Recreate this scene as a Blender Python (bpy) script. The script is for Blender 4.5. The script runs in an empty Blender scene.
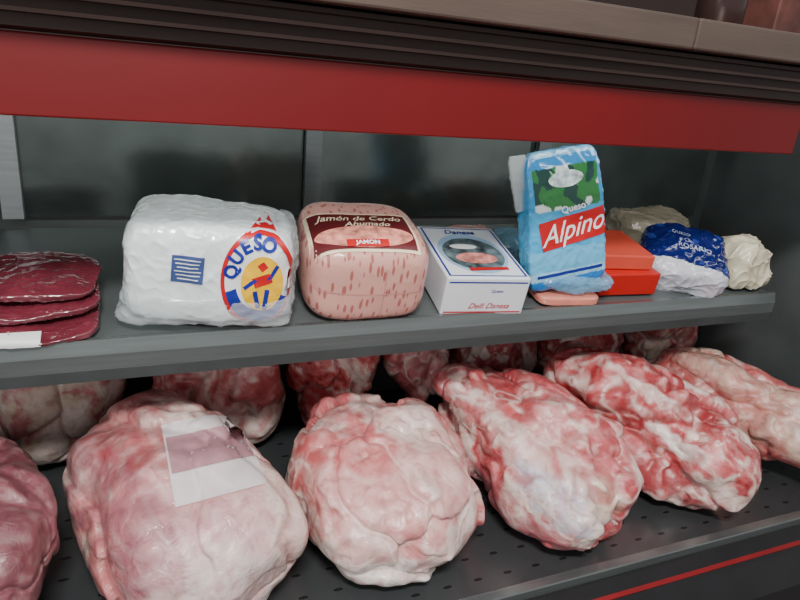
import bpy, bmesh, math, random
from mathutils import Vector, Matrix, noise
from mathutils.bvhtree import BVHTree
random.seed(4)
H=1.35
CAM=Vector((0,0,H))
col=bpy.context.scene.collection

def lin(c):
    c=c/255.0
    return c/12.92 if c<=0.04045 else ((c+0.055)/1.055)**2.4
def rgb(r,g,b): return (lin(r),lin(g),lin(b),1.0)
def mix(a,b,f): return tuple(a[i]+(b[i]-a[i])*f for i in range(4))
def sst(e0,e1,x):
    t=max(0.0,min(1.0,(x-e0)/(e1-e0))); return t*t*(3-2*t)

# ---------------- materials
def newmat(name):
    m=bpy.data.materials.new(name); m.use_nodes=True
    nt=m.node_tree; b=nt.nodes['Principled BSDF']
    return m,nt,b
def simple(name,c,rough=0.5,metal=0.0,var=0.15,scale=12,bump=0.0,bscale=60,coat=0.0,alpha=1.0,stretch=None):
    m,nt,b=newmat(name)
    tc=nt.nodes.new('ShaderNodeTexCoord')
    mp=nt.nodes.new('ShaderNodeMapping'); nt.links.new(tc.outputs['Object'],mp.inputs[0])
    if stretch: mp.inputs['Scale'].default_value=stretch
    n=nt.nodes.new('ShaderNodeTexNoise'); n.inputs['Scale'].default_value=scale; n.inputs['Detail'].default_value=5
    nt.links.new(mp.outputs[0],n.inputs['Vector'])
    r=nt.nodes.new('ShaderNodeValToRGB')
    r.color_ramp.elements[0].position=0.3; r.color_ramp.elements[1].position=0.7
    r.color_ramp.elements[0].color=tuple(v*(1-var) for v in c[:3])+(1,)
    r.color_ramp.elements[1].color=tuple(min(1,v*(1+var)) for v in c[:3])+(1,)
    nt.links.new(n.outputs['Fac'],r.inputs[0]); nt.links.new(r.outputs[0],b.inputs['Base Color'])
    b.inputs['Roughness'].default_value=rough; b.inputs['Metallic'].default_value=metal
    b.inputs['Coat Weight'].default_value=coat
    b.inputs['Alpha'].default_value=alpha
    if bump>0:
        n2=nt.nodes.new('ShaderNodeTexNoise'); n2.inputs['Scale'].default_value=bscale; n2.inputs['Detail'].default_value=4
        nt.links.new(mp.outputs[0],n2.inputs['Vector'])
        bp=nt.nodes.new('ShaderNodeBump'); bp.inputs['Strength'].default_value=bump; bp.inputs['Distance'].default_value=0.004
        nt.links.new(n2.outputs['Fac'],bp.inputs['Height']); nt.links.new(bp.outputs[0],b.inputs['Normal'])
    return m

def meat_mat():
    m,nt,b=newmat('raw_meat')
    at=nt.nodes.new('ShaderNodeAttribute'); at.attribute_name='Col'
    tc=nt.nodes.new('ShaderNodeTexCoord')
    n=nt.nodes.new('ShaderNodeTexNoise'); n.inputs['Scale'].default_value=45; n.inputs['Detail'].default_value=8; n.inputs['Roughness'].default_value=0.6; n.inputs['Distortion'].default_value=0.6
    nt.links.new(tc.outputs['Object'],n.inputs['Vector'])
    r=nt.nodes.new('ShaderNodeValToRGB'); e=r.color_ramp.elements
    e[0].position=0.32; e[0].color=(0.80,0.62,0.62,1); e[1].position=0.66; e[1].color=(1.12,1.12,1.12,1)
    k=e.new(0.48); k.color=(1.0,0.96,0.96,1)
    nt.links.new(n.outputs['Fac'],r.inputs[0])
    mx=nt.nodes.new('ShaderNodeMix'); mx.data_type='RGBA'; mx.blend_type='MULTIPLY'; mx.inputs[0].default_value=0.9
    nt.links.new(at.outputs['Color'],mx.inputs[6]); nt.links.new(r.outputs[0],mx.inputs[7])
    nt.links.new(mx.outputs[2],b.inputs['Base Color'])
    b.inputs['Roughness'].default_value=0.38
    b.inputs['Coat Weight'].default_value=1.0; b.inputs['Coat Roughness'].default_value=0.12
    bp=nt.nodes.new('ShaderNodeBump'); bp.inputs['Strength'].default_value=0.6; bp.inputs['Distance'].default_value=0.007
    nt.links.new(n.outputs['Fac'],bp.inputs['Height']); nt.links.new(bp.outputs[0],b.inputs['Normal']); nt.links.new(bp.outputs[0],b.inputs['Coat Normal'])
    return m
MEAT=meat_mat()

# ---------------- object helpers
def finish(o_name,verts,faces,mat,label=None,cat=None,parent=None,group=None,smooth=True,kind=None,cols=None):
    xs=[v[0] for v in verts]; ys=[v[1] for v in verts]; zs=[v[2] for v in verts]
    loc=Vector(((min(xs)+max(xs))/2,(min(ys)+max(ys))/2,min(zs)))
    me=bpy.data.meshes.new(o_name)
    me.from_pydata([tuple(Vector(v)-loc) for v in verts],[],faces)
    if smooth:
        for p in me.polygons: p.use_smooth=True
    if cols:
        ca=me.color_attributes.new('Col','FLOAT_COLOR','POINT')
        for i,c in enumerate(cols): ca.data[i].color=c
    me.materials.append(mat)
    o=bpy.data.objects.new(o_name,me); col.objects.link(o)
    o.location=loc
    if parent:
        o.parent=parent; o.location=loc-wloc(parent)
    if label: o['label']=label
    if cat: o['category']=cat
    if group: o['group']=group
    if kind: o['kind']=kind
    return o
def wloc(o):
    l=Vector(o.location)
    while o.parent: o=o.parent; l+=Vector(o.location)
    return l
def empty(name,loc,label,cat,kind=None):
    e=bpy.data.objects.new(name,None); e.location=loc; e.empty_display_size=0.05; col.objects.link(e)
    e['label']=label; e['category']=cat
    return e
def prism(name,prof,x0,x1,mat,parent,label=None,bevel=0.0,nx=1):
    bm=bmesh.new()
    a=[bm.verts.new((x0,y,z)) for y,z in prof]; b=[bm.verts.new((x1,y,z)) for y,z in prof]
    n=len(prof)
    bm.faces.new(a); bm.faces.new(list(reversed(b)))
    for i in range(n): bm.faces.new([a[i],b[i],b[(i+1)%n],a[(i+1)%n]])
    bmesh.ops.recalc_face_normals(bm,faces=bm.faces)
    if bevel>0: bmesh.ops.bevel(bm,geom=bm.edges[:],offset=bevel,segments=2,affect='EDGES',profile=0.5)
    bm.verts.index_update()
    v=[tuple(q.co) for q in bm.verts]; f=[[q.index for q in p.verts] for p in bm.faces]; bm.free()
    return finish(name,v,f,mat,label,parent=parent,smooth=False)
def bx(name,x0,x1,y0,y1,z0,z1,mat,parent,label=None,bevel=0.0):
    return prism(name,[(y0,z0),(y1,z0),(y1,z1),(y0,z1)],x0,x1,mat,parent,label,bevel)
def carton(name,M,w,d,h,mat,bevel=0.003,**k):
    bm=bmesh.new(); bmesh.ops.create_cube(bm,size=1)
    for v in bm.verts: v.co=Vector((v.co.x*w,v.co.y*d,(v.co.z+0.5)*h))
    bmesh.ops.bevel(bm,geom=bm.edges[:],offset=bevel,segments=2,affect='EDGES',profile=0.5)
    bmesh.ops.transform(bm,matrix=M,verts=bm.verts)
    bm.verts.index_update()
    v=[tuple(q.co) for q in bm.verts]; f=[[q.index for q in p.verts] for p in bm.faces]; bm.free()
    return finish(name,v,f,mat,smooth=False,**k)
_grid={}
def cubegrid(N,tan=True):
    key=(N,tan)
    if key in _grid: return _grid[key]
    idx={}; V=[]; F=[]
    def g(i):
        t=2*i/N-1
        return math.tan(t*math.pi/4) if tan else t
    def vid(p):
        k=(round(p[0],5),round(p[1],5),round(p[2],5))
        if k not in idx: idx[k]=len(V); V.append(Vector(p))
        return idx[k]
    for ax in range(3):
        for s in (-1,1):
            for i in range(N):
                for j in range(N):
                    q=[]
                    for (a,b) in ((i,j),(i+1,j),(i+1,j+1),(i,j+1)):
                        p=[0,0,0]; p[ax]=s; p[(ax+1)%3]=g(a); p[(ax+2)%3]=g(b)
                        q.append(vid(p))
                    if s<0: q.reverse()
                    F.append(q)
    _grid[key]=(V,F); return V,F
def superpt(c,n):
    k=(abs(c.x)**n+abs(c.y)**n+abs(c.z)**n)**(1.0/n)
    return c/k
def rot(rz=0,rx=0,ry=0):
    return Matrix.Rotation(math.radians(rz),4,'Z')@Matrix.Rotation(math.radians(rx),4,'X')@Matrix.Rotation(math.radians(ry),4,'Y')

def softpack(name,M,w,d,h,mat,n=5,N=60,wr=0.004,wf=14,seed=0,taper=0.0,fn=None,floor=True,paint=None,sharp=1.0,**k):
    V,F=cubegrid(N,False); out=[]; cols=[] if paint else None
    sd=Vector((seed*3.1,seed*7.7,seed*1.3))
    for c in V:
        p=superpt(c,n)
        q=Vector((p.x*w/2*(1-taper*p.z),p.y*d/2*(1-taper*0.5*p.z),(p.z+1)/2*h))
        if fn: q=fn(p,q)
        nz=noise.noise(q*wf+sd)
        rd=1-abs(noise.noise(q*wf*1.9+sd*2))*2
        rd2=1-abs(noise.noise(q*wf*4.1+sd*3))*2
        dirn=p.normalized()
        q=q+dirn*(wr*(nz+sharp*0.5*max(0,rd)**3+sharp*0.3*max(0,rd2)**2))
        if paint: cols.append(paint(p,q))
        if floor and q.z<0: q.z=0
        out.append(M@q)
    return finish(name,out,F,mat,cols=cols,**k)

# conformed decals
def bvh_of(o):
    l=wloc(o)
    return BVHTree.FromPolygons([v.co+l for v in o.data.vertices],[list(p.vertices) for p in o.data.polygons])
def conform(name,target,O,U,V,pts,faces,mat,off=0.0012,parent=None,label=None,bv=None,reach=0.15):
    U=Vector(U).normalized(); V=Vector(V); N=U.cross(V).normalized(); V=N.cross(U).normalized(); O=Vector(O)
    bv=bv or bvh_of(target); out=[]
    for x,y in pts:
        P=O+U*x+V*y
        hit=bv.ray_cast(P+N*reach,-N,reach*2.2)
        if hit[0] is None:
            h2=bv.find_nearest(P); q=h2[0]+h2[1]*off
        else: q=hit[0]+N*off
        out.append(q)
    return finish(name,out,faces,mat,label,parent=parent or target)
def grid2(w,h,nx,ny,cx=0,cy=0,a=0,skew=0):
    P=[];F=[]; ca,sa=math.cos(a),math.sin(a)
    for j in range(ny+1):
        for i in range(nx+1):
            x=(i/nx-0.5)*w+skew*(j/ny-0.5); y=(j/ny-0.5)*h
            P.append((cx+x*ca-y*sa,cy+x*sa+y*ca))
    for j in range(ny):
        for i in range(nx):
            k=j*(nx+1)+i; F.append([k,k+1,k+nx+2,k+nx+1])
    return P,F
def ring2(r0,r1,sx=1,sy=1,ns=48,nr=4,a0=0,a1=360,cx=0,cy=0):
    P=[];F=[]
    for j in range(nr+1):
        r=r0+(r1-r0)*j/nr
        for i in range(ns+1):
            a=math.radians(a0+(a1-a0)*i/ns); P.append((cx+r*sx*math.cos(a),cy+r*sy*math.sin(a)))
    for j in range(nr):
        for i in range(ns):
            k=j*(ns+1)+i; F.append([k,k+1,k+ns+2,k+ns+1][::-1])
    return P,F
def text2(s,size,cx=0,cy=0,a=0,bold=0.0,sx=1.0,shear=0.0):
    cu=bpy.data.curves.new('t','FONT'); cu.body=s; cu.size=size; cu.align_x='CENTER'; cu.align_y='CENTER'; cu.offset=bold; cu.shear=shear; cu.resolution_u=3
    o=bpy.data.objects.new('t',cu); col.objects.link(o)
    bpy.context.view_layer.update()
    me=bpy.data.meshes.new_from_object(o.evaluated_get(bpy.context.evaluated_depsgraph_get()))
    bm=bmesh.new(); bm.from_mesh(me)
    bmesh.ops.remove_doubles(bm,verts=bm.verts,dist=1e-5)
    bmesh.ops.triangulate(bm,faces=bm.faces[:])
    for _ in range(3):
        L=[e for e in bm.edges if e.calc_length()>0.008]
        if not L: break
        bmesh.ops.subdivide_edges(bm,edges=L,cuts=1); bmesh.ops.triangulate(bm,faces=bm.faces[:])
    bm.verts.index_update()
    ca,sa=math.cos(a),math.sin(a)
    P=[(cx+v.co.x*sx*ca-v.co.y*sa,cy+v.co.x*sx*sa+v.co.y*ca) for v in bm.verts]
    F=[[v.index for v in f.verts] for f in bm.faces]
    bm.free(); bpy.data.objects.remove(o); bpy.data.curves.remove(cu); bpy.data.meshes.remove(me)
    return P,F

# ---------------- palette
RED=rgb(170,52,58); DRED=rgb(120,30,38); PINK=rgb(214,134,134); LPINK=rgb(226,170,166)
FAT=rgb(238,220,210); WHITE=rgb(246,238,230); MAUVE=rgb(160,98,108); DMAUVE=rgb(112,60,70); SILVER=rgb(204,202,214); CREAM=rgb(228,206,184)

def meat(name,label,c,semi,rz,seed,blobs,base=(RED,PINK,FAT),bias=0.0,N=100,n=2.3,taper=0.0,amp=0.016,rx=0,cat='raw meat',group=None,lobe=0.03,nl=9,seam=None,sink=0.0,lrange=(0.45,0.85),speck=1.0,lobemix=0.6,fib=1.0,rag=1.0,fatl=1.0):
    c=Vector((c[0],c[1],c[2]+H)); V,F=cubegrid(N,True)
    R=rot(rz,rx); sd=Vector((seed*13.7,seed*5.1,seed*9.3))
    v=(CAM-c).normalized(); right=Vector((0,0,1)).cross(v).normalized(); up=v.cross(right)
    rnd=random.Random(seed*17+3)
    lobes=[]
    for i in range(nl):
        d=Vector((rnd.gauss(0,1),rnd.gauss(0,1),rnd.gauss(0.35,0.8))).normalized()
        lobes.append((d,rnd.uniform(*lrange),rnd.uniform(0.5,1.0),rnd.random(),Vector((rnd.gauss(0,1),rnd.gauss(0,1),rnd.gauss(0,0.5))).normalized()))
    out=[];cols=[]
    for g in V:
        p=superpt(g,n)
        q=Vector((p.x*semi[0]*(1+taper*p.y),p.y*semi[1],p.z*semi[2]*(1+0.5*taper*p.y)))
        a1=noise.noise(q*6+sd); a2=noise.noise(q*13+sd*2); a3=noise.noise(q*30+sd*3)
        wv=Vector((a2,a3,a1)); d=p.normalized(); dw=(d+wv*0.26).normalized()
        b1=0.0;b2=0.0;bi=-1
        for i,(ld,lr,la,lc,lf) in enumerate(lobes):
            ang=math.acos(max(-1,min(1,dw.dot(ld))))/lr
            if ang<1:
                h=la*math.sqrt(1-ang*ang)
                if h>b1: b2=b1;b1=h;bi=i
                elif h>b2: b2=h
        gap=b1-b2
        e=math.exp(-(gap/0.07)**2)
        pk=noise.noise(q*11+sd*5+wv*0.6)
        pocket=sst(0.22,0.42,pk)*rag
        fl_=noise.noise(q*9+sd*6+wv*0.5); ridge=math.exp(-(fl_/0.06)**2)*sst(-0.05,0.25,noise.noise(q*7+sd*8))*fatl
        q=q+d*(amp*a1*1.7+amp*0.75*a2+amp*0.25*a3+lobe*(b1-0.4)-0.007*e-0.008*pocket+0.002*ridge)
        rp=R@p
        W=R@q+c
        fl=H-0.83+0.002+sink
        if W.z<fl+0.03:
            dz=fl+0.03-W.z; W.z=fl+0.03*math.exp(-dz/0.03)
        out.append(W)
        n9=noise.noise(q*9+sd*4); n30=noise.noise(q*34+sd); n70=noise.noise(q*75+sd)
        s=rp.dot(right)+0.2*a2+0.09*a3+0.06*n30; t=rp.dot(up)+0.2*n9+0.09*n30+0.04*n70
        m=0.5+0.8*noise.fractal(q*10+wv*0.5+sd,0.65,2.1,6)+bias
        if bi>=0: m+=(lobes[bi][3]-0.5)*lobemix
        C=mix(base[0],base[1],sst(0.25,0.5,m)); C=mix(C,base[2],sst(0.6,0.82,m))
        for (bs,bt,br,brt,bc,st,*rest) in blobs:
            ang=math.radians(rest[0]) if rest else 0
            ds=s-bs; dt=t-bt
            dx=(ds*math.cos(ang)+dt*math.sin(ang))/br; dy=(-ds*math.sin(ang)+dt*math.cos(ang))/brt
            r=math.sqrt(dx*dx+dy*dy)
            f=(1-sst(0.75,1.1,r))*st*(0.85+0.5*n30)
            if f>0: C=mix(C,bc,min(1,f))
        lf=lobes[bi][4] if bi>=0 else Vector((0,1,0))
        al=q.dot(lf); qs=q*80-lf*(al*68)
        st_=noise.noise(qs+sd)
        if st_>0: C=mix(C,FAT,0.3*fib*st_)
        else: C=mix(C,base[0],0.45*fib*-st_)
        C=mix(C,base[0],0.65*pocket)
        C=mix(C,DRED,0.2*pocket*max(0,n30+0.3))
        if bi>=0: C=mix(C,seam or (FAT if n9>0.05 else RED),0.5*e*(0.5+abs(n9)))
        C=mix(C,FAT,0.8*ridge)
        sp=noise.noise(q*48+sd*2)
        C=mix(C,FAT,max(0,min(1,max(0,sp-0.28)*1.6*speck)))
        cols.append(C)
    return finish(name,out,F,MEAT,label,cat,group=group,cols=cols)

# ================= CASE =================
M_led=simple('bronze_worktop',rgb(100,86,78),0.35,0.5,0.12,6,0.1,stretch=(1,6,6))
M_step=simple('brown_fascia',rgb(62,46,42),0.4,0.3,0.15,8,stretch=(1,6,6))
M_step2=simple('brown_fascia_light',rgb(100,78,72),0.4,0.3,0.15,8,stretch=(1,6,6))
M_red=simple('red_enamel',rgb(100,0,5),0.45,0.0,0.12,3,0.03,20,coat=0.05)
M_redd=simple('red_stripe',rgb(130,18,24),0.4)
M_blk=simple('black_plastic',rgb(26,25,28),0.4,0,0.2)
M_dark=simple('dark_interior_metal',rgb(96,106,104),0.42,0.3,0.35,5,0.15,9)
M_mid=simple('grey_interior_metal',rgb(100,106,106),0.36,0.35,0.2,5)
M_alu=simple('brushed_aluminium',rgb(180,184,186),0.35,0.4,0.12,6,stretch=(1,20,20))
M_alud=simple('dull_aluminium',rgb(126,132,132),0.24,0.7,0.12,6,stretch=(1,20,20))
M_base=simple('case_panel',rgb(60,58,60),0.45,0.2)

case=empty('display_case',(0.35,1.05,0),'long refrigerated butcher display case with red trim','display case')
X0,X1=-0.9,1.62
bx('worktop_panel',X0,0.703,0.70,1.5,H+0.055,H+0.094,M_led,case,'bronze-brown metal worktop panel',0.003)
bx('worktop_panel',0.7045,2.1,0.70,1.5,H+0.055,H+0.094,M_led,case,'bronze-brown metal worktop panel',0.003)
prism('fascia',[(0.735,H+0.052),(0.755,H+0.054),(1.45,H+0.054),(1.45,H+0.0),(0.782,H+0.0),(0.770,H+0.004),(0.770,H+0.016),(0.762,H+0.018),(0.762,H+0.032),(0.748,H+0.034),(0.748,H+0.046),(0.735,H+0.047)],X0,2.1,M_step,case,'stepped dark brown canopy fascia')
bx('fascia_bead',X0,2.1,0.757,0.763,H+0.017,H+0.021,M_step2,case,'thin lighter bead')
bx('fascia_bead',X0,2.1,0.742,0.749,H+0.032,H+0.036,M_step2,case,'thin lighter bead')
bx('red_trim',X0,1.06,0.780,0.80,H-0.083,H-0.001,M_red,case,'glossy red enamel header band',0.002)
bx('trim_black_run',1.061,2.1,0.782,0.80,H-0.080,H-0.001,M_blk,case,'black continuation of header')  # black length carrying on from the right end of the red band
bx('canopy_lining',X0,X1,0.801,1.44,H-0.03,H-0.002,M_dark,case)
def deckmat():
    m,nt,b=newmat('perforated_steel')
    tc=nt.nodes.new('ShaderNodeTexCoord')
    md=nt.nodes.new('ShaderNodeVectorMath'); md.operation='MODULO'; md.inputs[1].default_value=(0.06,0.05,10)
    ad=nt.nodes.new('ShaderNodeVectorMath'); ad.operation='ADD'; ad.inputs[1].default_value=(10,10,0)
    nt.links.new(tc.outputs['Object'],ad.inputs[0]); nt.links.new(ad.outputs[0],md.inputs[0])
    sb=nt.nodes.new('ShaderNodeVectorMath'); sb.operation='SUBTRACT'; sb.inputs[1].default_value=(0.03,0.025,0)
    nt.links.new(md.outputs[0],sb.inputs[0])
    ml=nt.nodes.new('ShaderNodeVectorMath'); ml.operation='MULTIPLY'; ml.inputs[1].default_value=(0.6,1.5,0)
    nt.links.new(sb.outputs[0],ml.inputs[0])
    ln=nt.nodes.new('ShaderNodeVectorMath'); ln.operation='LENGTH'; nt.links.new(ml.outputs[0],ln.inputs[0])
    lt=nt.nodes.new('ShaderNodeMath'); lt.operation='LESS_THAN'; lt.inputs[1].default_value=0.005
    nt.links.new(ln.outputs['Value'],lt.inputs[0])
    mx=nt.nodes.new('ShaderNodeMix'); mx.data_type='RGBA'; nt.links.new(lt.outputs[0],mx.inputs[0])
    mx.inputs[6].default_value=rgb(92,96,98); mx.inputs[7].default_value=rgb(54,55,57)
    nt.links.new(mx.outputs[2],b.inputs['Base Color']); b.inputs['Metallic'].default_value=0.6; b.inputs['Roughness'].default_value=0.22
    return m
bx('deck_tray',X0,X1,0.70,1.43,H-0.85,H-0.83,deckmat(),case,'dark steel perforated tray')
bx('glass_channel',X0,2.1,0.678,0.699,H-0.85,H-0.815,M_alud,case,'grey metal channel along the tray',0.002)
prism('bumper',[(0.677,H-0.832),(0.632,H-0.846),(0.60,H-0.90),(0.60,H-0.98),(0.677,H-0.98)],X0,2.1,M_blk,case,'black front bumper')
prism('bumper_stripe',[(0.648,H-0.8395),(0.640,H-0.8418),(0.6405,H-0.846),(0.648,H-0.843)],X0,2.1,M_redd,case,'thin red stripe')
bx('cabinet_base',X0,2.1,0.66,1.5,0.0,H-0.852,M_base,case,'dark cabinet base')
bx('rear_wall',X0,X1,1.43,1.5,H-0.83,H-0.003,M_dark,case,'dark rear wall with sliding doors')
M_rd=simple('rear_door_steel',rgb(118,128,124),0.18,0.85,0.35,5,0.25,9)
for i,x in enumerate((-0.52,0.08,0.68,1.28)):
    bx('rear_door',x-0.28,x+0.28,1.405,1.428,H-0.34,H-0.06,M_rd,case,'dull mirror-like steel sliding rear door')
for x in (-0.205,0.38,0.98):
    bx('door_frame',x-0.018,x+0.018,1.385,1.404,H-0.34,H-0.06,M_alud if x>0 else M_alu,case,'upright aluminium door frame')
bx('end_panel',X1,X1+0.04,0.70,1.5,H-0.85,H-0.003,M_mid,case,'grey end wall')
bx('end_panel',X0-0.04,X0,0.70,1.5,H-0.85,H-0.003,M_mid,case,'grey end wall')
TL=9; tn=math.tan(math.radians(TL))
shelf=prism('shelf',[(0.962,H-0.432),(1.37,H-0.432+0.408*tn),(1.37,H-0.419+0.408*tn),(0.962,H-0.419)],X0,1.364,M_mid,case,'grey metal upper shelf sloping to the front')
prism('shelf_rail',[(0.945,H-0.476),(0.961,H-0.476),(0.961,H-0.414),(0.950,H-0.414),(0.944,H-0.436)],X0,1.37,M_alud,shelf,'grey metal front rail')
bx('shelf_edge_strip',X0,1.37,0.9435,0.9455,H-0.478,H-0.460,simple('dark_rubber',rgb(54,58,58),0.5),shelf,'dark strip along rail',0)
prism('shelf_bracket',[(1.0,H-0.47),(1.0,H-0.433),(1.40,H-0.433+0.4*tn-0.005),(1.404,H-0.46)],1.345,1.364,M_alud,shelf,'metal bracket')

SZ=H-0.4175
SH=Matrix.Translation((0,0.945,SZ))@Matrix.Rotation(math.radians(TL),4,'X')
def TM(x,y,z,rz=0,rx=0,ry=0): return SH@Matrix.Translation((x,y-0.945,z))@rot(rz,rx,ry)

# ================= MEATS =================
G='pork joints on the display tray'
J='pork_joint'
meat(J,'large pork leg with pale fat skin and translucent white patch on top',(0.046,0.945,-0.715),(0.152,0.225,0.125),18,1,
  [(0.35,-0.35,0.9,0.9,rgb(222,182,180),0.95),(0.1,0.2,0.7,0.6,rgb(204,156,158),0.85),(0.15,-0.6,0.75,0.55,rgb(226,212,206),0.9),(0.85,-0.1,0.22,0.9,FAT,0.9),(-0.6,0.2,0.45,0.85,MAUVE,0.9,20),(-0.3,0.8,0.6,0.25,rgb(170,74,80),0.8)],
  base=(PINK,LPINK,FAT),amp=0.014,taper=-0.08,group=G,lobe=0.018,lrange=(0.6,1.0),n=2.8,rx=4,lobemix=0.2,speck=0.3,fib=0.8,rag=0.25,fatl=0.2)
meat(J,'rounded pork joint with pink surface and white fat rim',(0.412,0.925,-0.725),(0.163,0.210,0.118),-8,2,
  [(0.1,0.1,0.95,0.85,rgb(224,164,160),0.75),(-0.35,0.55,0.6,0.28,rgb(204,104,106),0.85,30),(-0.75,0.1,0.22,0.5,rgb(192,86,88),0.8),(0.35,0.1,0.5,0.45,rgb(226,180,174),0.7),(-0.1,-0.3,0.4,0.1,FAT,0.6,-15),(0.05,-0.86,1.0,0.26,WHITE,0.95),(0.85,-0.4,0.2,0.6,FAT,0.95,-20),(0.1,0.9,0.5,0.18,FAT,0.8)],
  base=(rgb(204,106,108),LPINK,FAT),amp=0.017,taper=0.08,group=G,lobe=0.028,rx=4,lobemix=0.35,speck=0.6,rag=0.55,fatl=0.9)
meat(J,'pork joint with shiny silverskin patch and red meat edges',(0.730,0.925,-0.71),(0.123,0.240,0.110),14,3,
  [(0.0,0.45,0.8,0.6,rgb(222,158,156),0.5),(-0.25,0.1,0.35,0.5,FAT,0.8,20),(0.12,-0.2,0.5,0.34,SILVER,0.97,-12),(0.7,-0.1,0.25,0.4,CREAM,0.9),(-0.1,-0.85,0.9,0.3,rgb(182,96,104),0.95,-10),(-0.3,0.8,0.4,0.3,rgb(190,70,74),0.8),(0.7,0.4,0.25,0.3,rgb(196,80,84),0.7)],
  base=(rgb(188,68,74),PINK,FAT),amp=0.021,taper=-0.20,group=G,rx=10,lobe=0.032,rag=0.85,n=2.6)
meat(J,'pork joint with deep red muscle and white fat seams',(1.030,0.930,-0.705),(0.132,0.245,0.114),24,4,
  [(-0.2,0.35,0.6,0.5,rgb(188,72,76),0.6),(0.05,-0.15,0.6,0.3,rgb(204,104,104),0.5),(0.3,0.1,0.34,0.14,WHITE,0.95,-30),(0.65,-0.45,0.3,0.2,FAT,0.95,-30),(-0.55,0.05,0.12,0.35,FAT,0.9),(-0.05,-0.8,0.8,0.22,rgb(180,72,76),0.9,-8),(0.1,0.6,0.4,0.10,FAT,0.9,-20)],
  base=(rgb(164,42,48),rgb(204,98,100),FAT),bias=0.02,amp=0.024,taper=-0.12,group=G,rx=11,lobe=0.042,nl=13,n=2.6)
meat(J,'long pork joint with beige fat cover and pink tip',(1.365,0.925,-0.715),(0.100,0.235,0.096),20,5,
  [(0.1,0.2,0.8,0.8,rgb(220,178,162),0.8),(0.3,-0.75,0.5,0.3,rgb(196,90,90),0.9),(-0.5,-0.1,0.25,0.5,rgb(198,98,96),0.8),(0.5,-0.1,0.25,0.4,CREAM,0.9)],
  base=(rgb(200,100,98),rgb(220,170,156),CREAM),amp=0.021,taper=-0.15,group=G,rx=9,rag=0.7,n=2.5)
meat(J,'dark mauve pork joint with dull dry skin',(-0.275,0.96,-0.72),(0.135,0.25,0.125),12,6,
  [(0.3,0.1,0.6,0.8,rgb(136,80,88),0.7),(0.6,-0.4,0.22,0.5,rgb(164,112,118),0.7)],
  base=(DMAUVE,rgb(130,74,82),MAUVE),amp=0.018,taper=-0.1,group=G,lobe=0.02,speck=0.0,seam=DMAUVE,rag=0.5,fatl=0.2)
G2='meat cuts piled at the rear of the tray'
kw=dict(N=64,group=G2,lobe=0.025)
meat('meat_cut','small pale fatty pork cut behind the large joint',(-0.13,1.30,-0.68),(0.12,0.085,0.145),0,7,[(0,0.3,0.6,0.4,FAT,0.8),(0.5,0.2,0.25,0.3,RED,0.7)],base=(PINK,CREAM,FAT),bias=0.15,**kw)
meat('meat_cut','pink pork cut with fat streaks under the shelf',(0.155,1.28,-0.665),(0.135,0.10,0.155),-4,8,[(-0.3,0.3,0.4,0.25,FAT,0.9),(0.3,0.45,0.4,0.3,rgb(214,138,136),0.7)],base=(rgb(204,102,104),LPINK,FAT),**kw)
meat('meat_cut','deep red cut with white marbling',(0.405,1.27,-0.66),(0.106,0.11,0.17),0,9,[(0.0,0.4,0.6,0.35,rgb(194,78,80),0.6)],base=(rgb(176,54,58),rgb(214,110,110),FAT),**kw)
meat('pork_shank','rounded pork shank with mauve skin',(0.600,1.24,-0.635),(0.072,0.072,0.12),0,10,[(0.2,0.1,0.7,0.8,rgb(204,148,150),0.85),(-0.65,0.3,0.3,0.6,rgb(196,80,84),0.9)],base=(rgb(188,92,98),PINK,FAT),amp=0.01,sink=0.06,rag=0.3,**kw)
meat('meat_cut','lean dark red cut resting behind a pork joint',(0.855,1.315,-0.66),(0.122,0.075,0.17),-2,11,[(0.1,0.6,0.6,0.2,rgb(206,110,112),0.7)],base=(rgb(156,46,52),rgb(198,86,90),FAT),bias=0.02,**kw)
meat('meat_cut','red cut with bright fat streaks below the shelf',(1.135,1.315,-0.655),(0.14,0.075,0.175),-2,12,[(-0.2,0.4,0.3,0.12,WHITE,0.9)],base=(rgb(184,60,64),rgb(208,98,100),WHITE),bias=0.05,**kw)
meat('meat_cut','pinkish fatty cut at the end of the tray',(1.44,1.33,-0.68),(0.13,0.06,0.15),-2,13,[],base=(rgb(164,70,72),rgb(210,128,124),CREAM),**kw)

leg=bpy.data.objects['pork_joint']; bv=bvh_of(leg)
M_patch=simple('translucent_white',rgb(236,228,228),0.5,0,0.06,40,alpha=0.8)
M_patch2=simple('translucent_pink',rgb(180,132,140),0.5,0,0.2,30,alpha=0.9)
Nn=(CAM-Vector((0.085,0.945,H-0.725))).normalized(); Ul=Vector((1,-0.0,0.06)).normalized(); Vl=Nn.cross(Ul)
P,F=grid2(0.135,0.135,40,40,0,0,math.radians(3)); lab=conform('white_patch',leg,(0.103,0.925,H-0.62),Ul,Vl,P,F,M_patch,0.004,label='thin translucent white patch',bv=bv)  # thin translucent white square following the joint surface, pink band over it
P,F=grid2(0.13,0.062,40,18,0,0.012,math.radians(3)); conform('pink_band',leg,(0.103,0.925,H-0.62),Ul,Vl,P,F,M_patch2,0.0068,parent=lab,label='pink band across the white patch',bv=bv)

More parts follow.
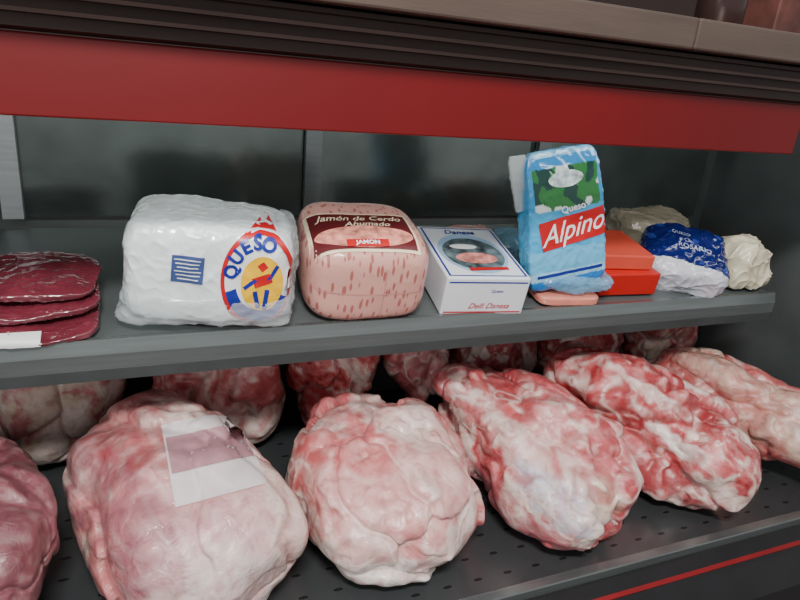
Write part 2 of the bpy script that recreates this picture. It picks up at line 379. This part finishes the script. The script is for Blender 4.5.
# ================= PACKAGES on shelf =================
def wrapmat(name,c,rough=0.28,bump=0.5,bs=45,var=0.08,coat=0.4,attr=False):
    m=simple(name,c,rough,0,var,10,bump,bs,coat)
    if attr:
        nt=m.node_tree; at=nt.nodes.new('ShaderNodeAttribute'); at.attribute_name='Col'
        nt.links.new(at.outputs['Color'],nt.nodes['Principled BSDF'].inputs['Base Color'])
    return m
M_white=wrapmat('white_cheese_wrap',rgb(224,230,232),rough=0.2,bump=0.25,coat=0.8)
M_film=simple('clear_film',rgb(225,232,235),0.12,0,0.05,10,0.6,40,0.5,alpha=0.3)
M_lr=simple('label_red',rgb(186,24,30),0.35); M_lb=simple('label_blue',rgb(24,40,136),0.35); M_ly=simple('label_yellow',rgb(236,184,30),0.35)
M_lw=simple('label_white',rgb(226,226,226),0.4,0,0.03); M_cream=simple('label_cream',rgb(232,214,184),0.4)
M_lm=simple('label_maroon',rgb(92,30,34),0.35)

def mozf(p,q):
    q.z*= (1-0.035*p.x-0.03*p.x*p.x)
    return q
MZ=TM(0.120,1.045,0,-10,-6)
mz=softpack('cheese_block',MZ,0.250,0.19,0.162,M_white,n=6,N=80,wr=0.0048,wf=13,seed=2,fn=mozf,sharp=0.9,label='large white cheese block in crinkled clear plastic with round emblem',cat='cheese')
bvm=bvh_of(mz); RZ=MZ.to_3x3(); U=RZ@Vector((1,0,0)); Vz=RZ@Vector((0,0,1))
def flare(p,q):
    k=max(0,-p.z); q.x*=1+0.13*k*(1 if p.x<0 else 0.05); return q
softpack('plastic_bag',MZ,0.26,0.199,0.055,M_film,n=6,N=40,wr=0.006,wf=22,seed=5,fn=flare,parent=mz,label='loose clear plastic skirt')
softpack('bag_end',MZ@Matrix.Translation((0.112,0,0.005)),0.04,0.15,0.155,M_film,n=3,N=40,wr=0.007,wf=22,seed=6,parent=mz,label='gathered clear plastic end')
LO=MZ@Vector((0.073,-0.095,0.081))
def dec(P,F,m,off,par,nm,O,bv,U_=U,V_=Vz,lab=None): return conform(nm,par,O,U_,V_,P,F,m,off,parent=par,bv=bv,label=lab)
P,F=ring2(0.0001,0.056,1,1.40); e1=dec(P,F,M_lw,0.0015,mz,'emblem',LO,bvm,lab='round emblem in red, blue and yellow')
P,F=ring2(0.050,0.056,1,1.40); dec(P,F,M_lr,0.0025,e1,'emblem_ring',LO,bvm)
P,F=ring2(0.034,0.050,1,1.40,a0=195,a1=335); dec(P,F,M_lb,0.0028,e1,'emblem_ribbon',LO,bvm)
P,F=ring2(0.0001,0.032,1,1.4,cx=0.006,cy=-0.004); dec(P,F,M_ly,0.0032,e1,'emblem_field',LO,bvm)
for (x,y,w,h,a) in ((-0.002,-0.03,0.007,0.03,12),(0.012,-0.03,0.007,0.034,-6),(0.006,0.002,0.028,0.016,20),(0.022,0.014,0.006,0.026,-30),(-0.012,-0.004,0.006,0.024,-50),(0.006,0.024,0.012,0.012,40)):
    P,F=grid2(w,h,3,5,x,y,math.radians(a)); dec(P,F,M_lb if abs(x)>0.01 or y<0 else M_lr,0.0038,e1,'emblem_stroke',LO,bvm)
for i,ch in enumerate('QUESO'):
    a=math.radians(166-i*24); P,F=text2(ch,0.028,0.041*math.cos(a),0.060*math.sin(a),a-math.pi/2,0.0012); dec(P,F,M_lb,0.0032,e1,'emblem_letter',LO,bvm)
O2=MZ@Vector((-0.030,-0.095,0.096))
P,F=grid2(0.046,0.042,8,8,a=math.radians(-4)); l2=dec(P,F,simple('label_blue_grey',rgb(60,78,126),0.4),0.0015,mz,'info_label',O2,bvm,lab='small blue information label')
for k in range(6):
    P,F=grid2(0.038-0.004*(k%3),0.0016,8,1,0,0.015-k*0.006,math.radians(-4)); dec(P,F,M_lw,0.0024,l2,'print_line',O2,bvm)

# ham
def hammat():
    m,nt,b=newmat('ham_wrap')
    tc=nt.nodes.new('ShaderNodeTexCoord'); n=nt.nodes.new('ShaderNodeTexVoronoi'); n.inputs['Scale'].default_value=62; n.feature='F1'
    mp=nt.nodes.new('ShaderNodeMapping'); mp.inputs['Rotation'].default_value=(0.3,0.9,0.3); mp.inputs['Scale'].default_value=(1.9,1.0,0.5)
    nt.links.new(tc.outputs['Object'],mp.inputs[0]); nt.links.new(mp.outputs[0],n.inputs['Vector'])
    r=nt.nodes.new('ShaderNodeValToRGB'); e=r.color_ramp.elements; e[0].position=0.26; e[0].color=(1,1,1,1); e[1].position=0.36; e[1].color=(0,0,0,1)
    nt.links.new(n.outputs['Distance'],r.inputs[0])
    mu=nt.nodes.new('ShaderNodeMath'); mu.operation='MULTIPLY'; mu.inputs[1].default_value=0.75; nt.links.new(r.outputs[0],mu.inputs[0])
    mx=nt.nodes.new('ShaderNodeMix'); mx.data_type='RGBA'; nt.links.new(mu.outputs[0],mx.inputs[0]); mx.inputs[6].default_value=rgb(210,156,144); mx.inputs[7].default_value=rgb(154,64,62)
    nt.links.new(mx.outputs[2],b.inputs['Base Color']); b.inputs['Roughness'].default_value=0.28; b.inputs['Coat Weight'].default_value=0.4
    return m
MH=TM(0.373,1.048,0,-5,4)
hm=softpack('ham_loaf',MH,0.212,0.21,0.152,hammat(),n=4.6,N=70,wr=0.004,wf=12,seed=9,sharp=0.3,label='block of ham in pink patterned wrap with maroon top label',cat='ham')
bvh_=bvh_of(hm); RH=MH.to_3x3()
UH=RH@Vector((1,0,0)); VH=RH@Vector((0,0.94,0.34)); VH.normalize()
OH=MH@Vector((-0.012,-0.035,0.15))
def hd(nm,P,F,m,off,par=hm,lab=None): return conform(nm,hm,OH,UH,VH,P,F,m,off,parent=par,bv=bvh_,label=lab,reach=0.12)
P,F=grid2(0.180,0.112,24,16); hl=hd('top_label',P,F,M_cream,0.0015,lab='cream and maroon printed label')
P,F=grid2(0.170,0.102,24,16); hd('label_panel',P,F,M_lm,0.0024,hl)
P,F=ring2(0.0001,0.05,1.65,0.58,cy=-0.020,ns=60,nr=8); hd('label_picture',P,F,simple('sliced_ham_print',rgb(206,132,116),0.4,0,0.6,60),0.0030,hl)
P,F=text2('Jamón de Cerdo',0.023,0,0.034,0,0.0002,0.95,0.35); hd('label_text',P,F,M_cream,0.0040,hl)
P,F=text2('Ahumado',0.021,0.01,0.014,0,0.0002,0.95,0.35); hd('label_text',P,F,M_cream,0.0040,hl)
P,F=grid2(0.07,0.016,8,3,0.0,-0.040); hd('label_seal',P,F,M_lr,0.0044,hl)
P,F=text2('JAMON',0.012,0,-0.040,0,0.0004); hd('label_text',P,F,M_lw,0.005,hl)
M_seam=simple('seam_tan',rgb(196,140,132),0.4)
P,F=grid2(0.2,0.0022,30,1); conform('seam',hm,MH@Vector((0,-0.1,0.07)),UH,RH@Vector((0,0,1)),P,F,M_seam,0.001,bv=bvh_)
P,F=grid2(0.0022,0.11,1,24); conform('seam',hm,MH@Vector((0.02,-0.1,0.06)),UH,RH@Vector((0,0,1)),P,F,M_seam,0.001,bv=bvh_)

# white carton
MB=TM(0.603,1.055,0.0005,-6,3)@Matrix.Translation((0,0,0.003))
M_cart=simple('white_card',rgb(218,222,228),0.4,0,0.04)
cb=carton('cardboard_box',MB,0.165,0.205,0.078,M_cart,label='white carton with blue trim and oval window on lid',cat='box')
bvc=bvh_of(cb); R3=MB.to_3x3(); UB=R3@Vector((1,0,0)); TB=R3@Vector((0,1,0)); ZB=R3@Vector((0,0,1))
OT=MB@Vector((0,0,0.078)); OF=MB@Vector((0,-0.1025,0.039))
def top(P,F,m,off,nm,par=cb): return conform(nm,cb,OT,UB,TB,P,F,m,off,parent=par,bv=bvc)
def fr(P,F,m,off,nm,par=cb): return conform(nm,cb,OF,UB,ZB,P,F,m,off,parent=par,bv=bvc,reach=0.04)
M_bp=simple('pale_blue_print',rgb(150,178,204),0.4)
for x in (-0.075,0.075): P,F=grid2(0.004,0.19,1,2,x,0); top(P,F,M_lb,0.0006,'blue_border')
for y in (-0.094,0.094): P,F=grid2(0.153,0.003,2,1,0,y); top(P,F,M_lb,0.0006,'blue_border')
P,F=ring2(0.0001,0.062,1.1,1.25,cy=-0.008); ov=top(P,F,M_bp,0.0006,'oval_window')
P,F=ring2(0.0001,0.055,1.1,1.15,cy=-0.012); top(P,F,simple('cold_cut_print',rgb(84,98,102),0.3,0,0.9,50),0.0011,'window_picture',ov)
P,F=ring2(0.0001,0.035,1.2,0.6,cy=-0.03); top(P,F,simple('pork_print',rgb(190,122,112),0.3,0,0.6,60),0.0016,'window_picture',ov)
P,F=ring2(0.0001,0.02,1.4,0.5,cy=0.015,cx=-0.012); top(P,F,M_lw,0.0016,'window_picture',ov)
P,F=grid2(0.08,0.010,6,2,0.01,-0.070,math.radians(4)); top(P,F,M_lr,0.0016,'red_banner')
P,F=text2('Danesa',0.022,0,0.076,0,0.0004,1,0.2); top(P,F,M_lb,0.0016,'box_text')
P,F=grid2(0.155,0.003,2,1,0,0.030); fr(P,F,M_lb,0.0006,'blue_border')
P,F=grid2(0.155,0.003,2,1,0,-0.033); fr(P,F,M_lr,0.0006,'red_border')
P,F=text2('Delli Danesa',0.016,0.01,-0.020,0,0.0002,1,0.4); fr(P,F,M_lr,0.0008,'box_text')
P,F=text2('Queso',0.009,0.02,0.012,0,0.0001); fr(P,F,M_lb,0.0008,'box_text')

# pouch
pinkm=wrapmat('pink_pack',rgb(222,136,118),0.3,0.3)
pk=softpack('sausage_pack',TM(0.80,1.0,0,-6),0.135,0.09,0.020,pinkm,n=6,N=36,wr=0.001,seed=3,label='flat pink vacuum pack lying under a blue pouch',cat='package')
def pouchpaint(p,q):
    t=q.z/0.275
    if t>0.93: return rgb(110,170,205)
    if t>0.86: return rgb(40,130,190)
    if t>0.58:
        k=noise.noise(q*40); k2=noise.noise(q*26+Vector((3,3,3)))
        c=rgb(44,112,56) if k>-0.12 else rgb(24,62,56)
        if k2>0.24: c=rgb(206,216,214)
        if abs(q.x)>0.066: c=rgb(50,140,190)
        return c
    if t>0.30: return rgb(60,158,206)
    if t>0.14: return rgb(96,176,216)
    return rgb(40,116,190) if t<0.08 else rgb(150,200,224)
def pouchf(p,q):
    q.y*=1-0.75*max(0,p.z)**1.5; return q
MP=TM(0.793,0.995,0.034,-8,-10,-13)
po=softpack('cheese_pouch',MP,0.155,0.06,0.266,wrapmat('pouch_film',rgb(80,160,200),0.2,0.4,30,attr=True),n=9,N=90,wr=0.004,wf=13,seed=4,taper=0.08,fn=pouchf,paint=pouchpaint,label='tall blue and green plastic pouch with red name band',cat='package')
bvp=bvh_of(po); RP=MP.to_3x3(); UP=RP@Vector((1,0,0)); ZP=RP@Vector((0,0,1)); OP=MP@Vector((0,-0.03,0.118))
P,F=grid2(0.136,0.056,20,8,0.008,0.0,math.radians(6)); rb=conform('red_band',po,OP,UP,ZP,P,F,M_lr,0.0015,bv=bvp)
P,F=text2('Alpino',0.054,0.004,0.0,math.radians(9),0.0003,0.90,0.5); conform('brand_text',rb,OP,UP,ZP,P,F,M_lw,0.0028,parent=rb,bv=bvp)
P,F=text2('Queso',0.018,0.01,0.04,math.radians(6),0.0004); conform('brand_text',po,OP,UP,ZP,P,F,M_lw,0.002,bv=bvp)
P,F=ring2(0.0001,0.03,1.2,0.5,cy=0.095); conform('white_print',po,OP,UP,ZP,P,F,simple('meadow_print',rgb(190,205,205),0.4,0,0.6,70),0.002,bv=bvp)
P,F=grid2(0.138,0.006,16,2,0,-0.085); conform('blue_stripe',po,OP,UP,ZP,P,F,M_lb,0.0015,bv=bvp)
softpack('film_collar',TM(0.81,0.99,0.026,-8),0.17,0.07,0.035,simple('blue_film',rgb(130,190,225),0.15,0,0.1,10,0.5,40,0.5,alpha=0.5),n=3,N=40,wr=0.006,wf=20,seed=8,parent=po,label='loose pale blue film')
def ear(p,q): q.x+=0.3*(q.z)*(-0.3); return q
softpack('film_ear',MP@Matrix.Translation((-0.076,0.0,0.16)),0.035,0.008,0.106,M_film,n=8,N=24,wr=0.003,wf=22,seed=61,fn=ear,parent=po,label='clear film corner')

softpack('ham_pack',TM(0.70,1.22,0,5),0.12,0.08,0.050,wrapmat('pink_bag',rgb(200,150,140),0.25,0.6),n=4,N=40,wr=0.006,seed=12,label='small pink plastic-wrapped pack behind the white carton',cat='package')
softpack('cheese_pack',TM(0.785,1.16,0,-5),0.11,0.08,0.068,wrapmat('teal_bag',rgb(110,150,170),0.2,0.6),n=4,N=40,wr=0.007,seed=13,label='pale teal plastic pack standing behind the pouch',cat='package')
M_rb=simple('red_card',rgb(190,28,22),0.4,0,0.06); M_ob=simple('coral_card',rgb(204,76,58),0.4,0,0.06)
carton('cardboard_box',TM(0.965,1.06,0,-3),0.144,0.15,0.050,M_rb,label='flat bright red carton beside the blue pouch',cat='box')
carton('cardboard_box',TM(0.955,1.075,0.051,-7),0.142,0.14,0.032,M_ob,label='coral red carton stacked on the red one',cat='box')
def pill(p,q):
    e=max(abs(p.x),0)**3; q.z=q.z*(1-0.35*e)+0.02*e; return q
def bbpaint(p,q):
    if q.y<-0.045+0.15*(-q.x)*0.5 or p.z<-0.2: return rgb(196,196,206)
    k=noise.noise(q*45)
    return rgb(16,26,92) if k<0.36 else rgb(44,64,140)
MBB=TM(1.150,1.05,0.014,-32,24)
bb=softpack('snack_bag',MBB,0.180,0.150,0.082,wrapmat('blue_bag',rgb(30,50,140),0.2,0.5,30,attr=True),n=5,N=70,wr=0.008,wf=14,seed=21,fn=pill,paint=bbpaint,label='crumpled dark blue bag with white lettering and clear end',cat='package')
bvb=bvh_of(bb); RB=MBB.to_3x3(); UBB=RB@Vector((1,0,0)); VBB=RB@Vector((0,1,0)); OBB=MBB@Vector((0,0.0,0.07))
M_pt=simple('pale_print',rgb(176,186,212),0.4)
P,F=text2('ROSARIO',0.018,0.01,0.0,0,0.0001); conform('bag_text',bb,OBB,UBB,VBB,P,F,M_pt,0.0015,bv=bvb)
P,F=text2('QUESO',0.013,-0.02,0.036,0,0.0); conform('bag_text',bb,OBB,UBB,VBB,P,F,M_pt,0.0015,bv=bvb)
softpack('cheese_bag',TM(1.310,1.02,0,-10),0.115,0.11,0.100,wrapmat('cheese_bag_film',rgb(206,198,172),0.2,0.6,26),n=3.6,N=70,wr=0.014,wf=11,seed=31,taper=0.2,sharp=0.9,label='crumpled clear bag of pale yellow cheese',cat='cheese')
softpack('wrapped_cheese',TM(1.22,1.24,0,-6),0.20,0.11,0.080,wrapmat('beige_film',rgb(164,154,134),0.2,0.5,30),n=5,N=50,wr=0.011,wf=11,seed=33,sharp=0.8,label='beige cheese block in clear film behind the blue bag',cat='cheese')
vm=wrapmat('vacuum_meat',rgb(92,34,44),0.14,0.9,14,0.5,coat=1.0)
for k in range(3):
    def lump(p,q):
        q.z*=1-0.35*abs(math.sin(q.x*22+1.1*k))**6; return q
    o=softpack('vacuum_meat_pack',TM(-0.185+0.006*k,1.02+0.03*k,0.0195*k,(-3,5,-4,3)[k]),0.27-0.012*k,0.15,0.016,vm,n=4,N=60,wr=0.0036,wf=20,seed=40+k,fn=lump,label='flat vacuum pack of dark red meat in a stack',cat='raw meat',group='stacked vacuum meat packs on the shelf')
    if k==0:
        P,F=grid2(0.11,0.022,12,4); conform('pack_label',o,TM(-0.18,0.945,0.014)@Vector((0,0,0)),(1,0,0),(0,0.4,1),P,F,M_lw,0.002,label='white paper label')

# things on worktop
WT=H+0.0945
def lathe(name,prof,c,mat,seg=40,**k):
    V=[];F=[]
    for r,z in prof:
        for i in range(seg):
            a=2*math.pi*i/seg; V.append((c[0]+r*math.cos(a),c[1]+r*math.sin(a),c[2]+z))
    for j in range(len(prof)-1):
        for i in range(seg): F.append([j*seg+i,j*seg+(i+1)%seg,(j+1)*seg+(i+1)%seg,(j+1)*seg+i])
    F.append(list(range(seg))[::-1]); F.append([ (len(prof)-1)*seg+i for i in range(seg)])
    return finish(name,V,F,mat,**k)
j1=lathe('storage_jar',[(0.03,0),(0.036,0.006),(0.036,0.09),(0.03,0.1)],(0.86,0.82,WT),simple('dark_glass_jar',rgb(50,34,32),0.2),label='dark brown jar with metal lid on the worktop',cat='jar')
lathe('lid',[(0.033,0.1),(0.034,0.102),(0.034,0.118),(0.031,0.12)],(0.86,0.82,WT),M_alu,parent=j1)
carton('cardboard_box',Matrix.Translation((1.02,0.86,WT))@rot(8),0.16,0.12,0.08,simple('kraft_card',rgb(84,46,40),0.6,0,0.4,30),label='small reddish brown box on the worktop',cat='box')

def plane(name,vs,m): 
    o=finish(name,vs,[[0,1,2,3]],m,smooth=False,kind='structure'); return o
plane('floor',[(-5,-4,0),(6,-4,0),(6,3,0),(-5,3,0)],simple('floor_tiles',rgb(110,104,100),0.4,0,0.1,3))
plane('wall_back',[(-5,3,0),(6,3,0),(6,3,3.2),(-5,3,3.2)],simple('back_wall_paint',rgb(70,54,50),0.7,0,0.1,3))

# lights
def area(name,loc,target,size,power,c=(1,1,1)):
    l=bpy.data.lights.new(name,'AREA'); l.shape='RECTANGLE'; l.size=size[0]; l.size_y=size[1]; l.energy=power; l.color=c
    o=bpy.data.objects.new(name,l); col.objects.link(o); o.location=loc
    d=Vector(target)-Vector(loc); o.rotation_euler=d.to_track_quat('-Z','Y').to_euler(); return o
area('ceiling_light',(-0.1,-0.45,2.35),(0.45,0.95,0.7),(0.5,0.15),50,(1,0.985,0.96))
area('side_light',(-2.6,-1.2,1.9),(0.3,1.0,0.8),(1.0,1.6),24,(0.98,0.99,1))  # broad soft area light from the left
area('interior_fill',(0.4,0.86,H-0.04),(0.4,1.25,H-0.35),(2.2,0.03),3.2,(0.98,1,0.98))  # fill light added under the canopy to brighten the case interior
w=bpy.data.worlds.new('World'); bpy.context.scene.world=w; w.use_nodes=True
bg=w.node_tree.nodes['Background']; bg.inputs[0].default_value=(0.71,0.71,0.71,1); bg.inputs[1].default_value=0.68

cam=bpy.data.cameras.new('camera'); co=bpy.data.objects.new('camera',cam); col.objects.link(co)
R=Matrix(((0.9222,0.0527,-0.3830),(-0.3763,0.3493,-0.8580),(0.0886,0.9355,0.3420)))
co.matrix_world=Matrix.Translation(CAM)@R.to_4x4()
cam.lens=28.8; cam.sensor_width=36; cam.clip_start=0.02
bpy.context.scene.camera=co
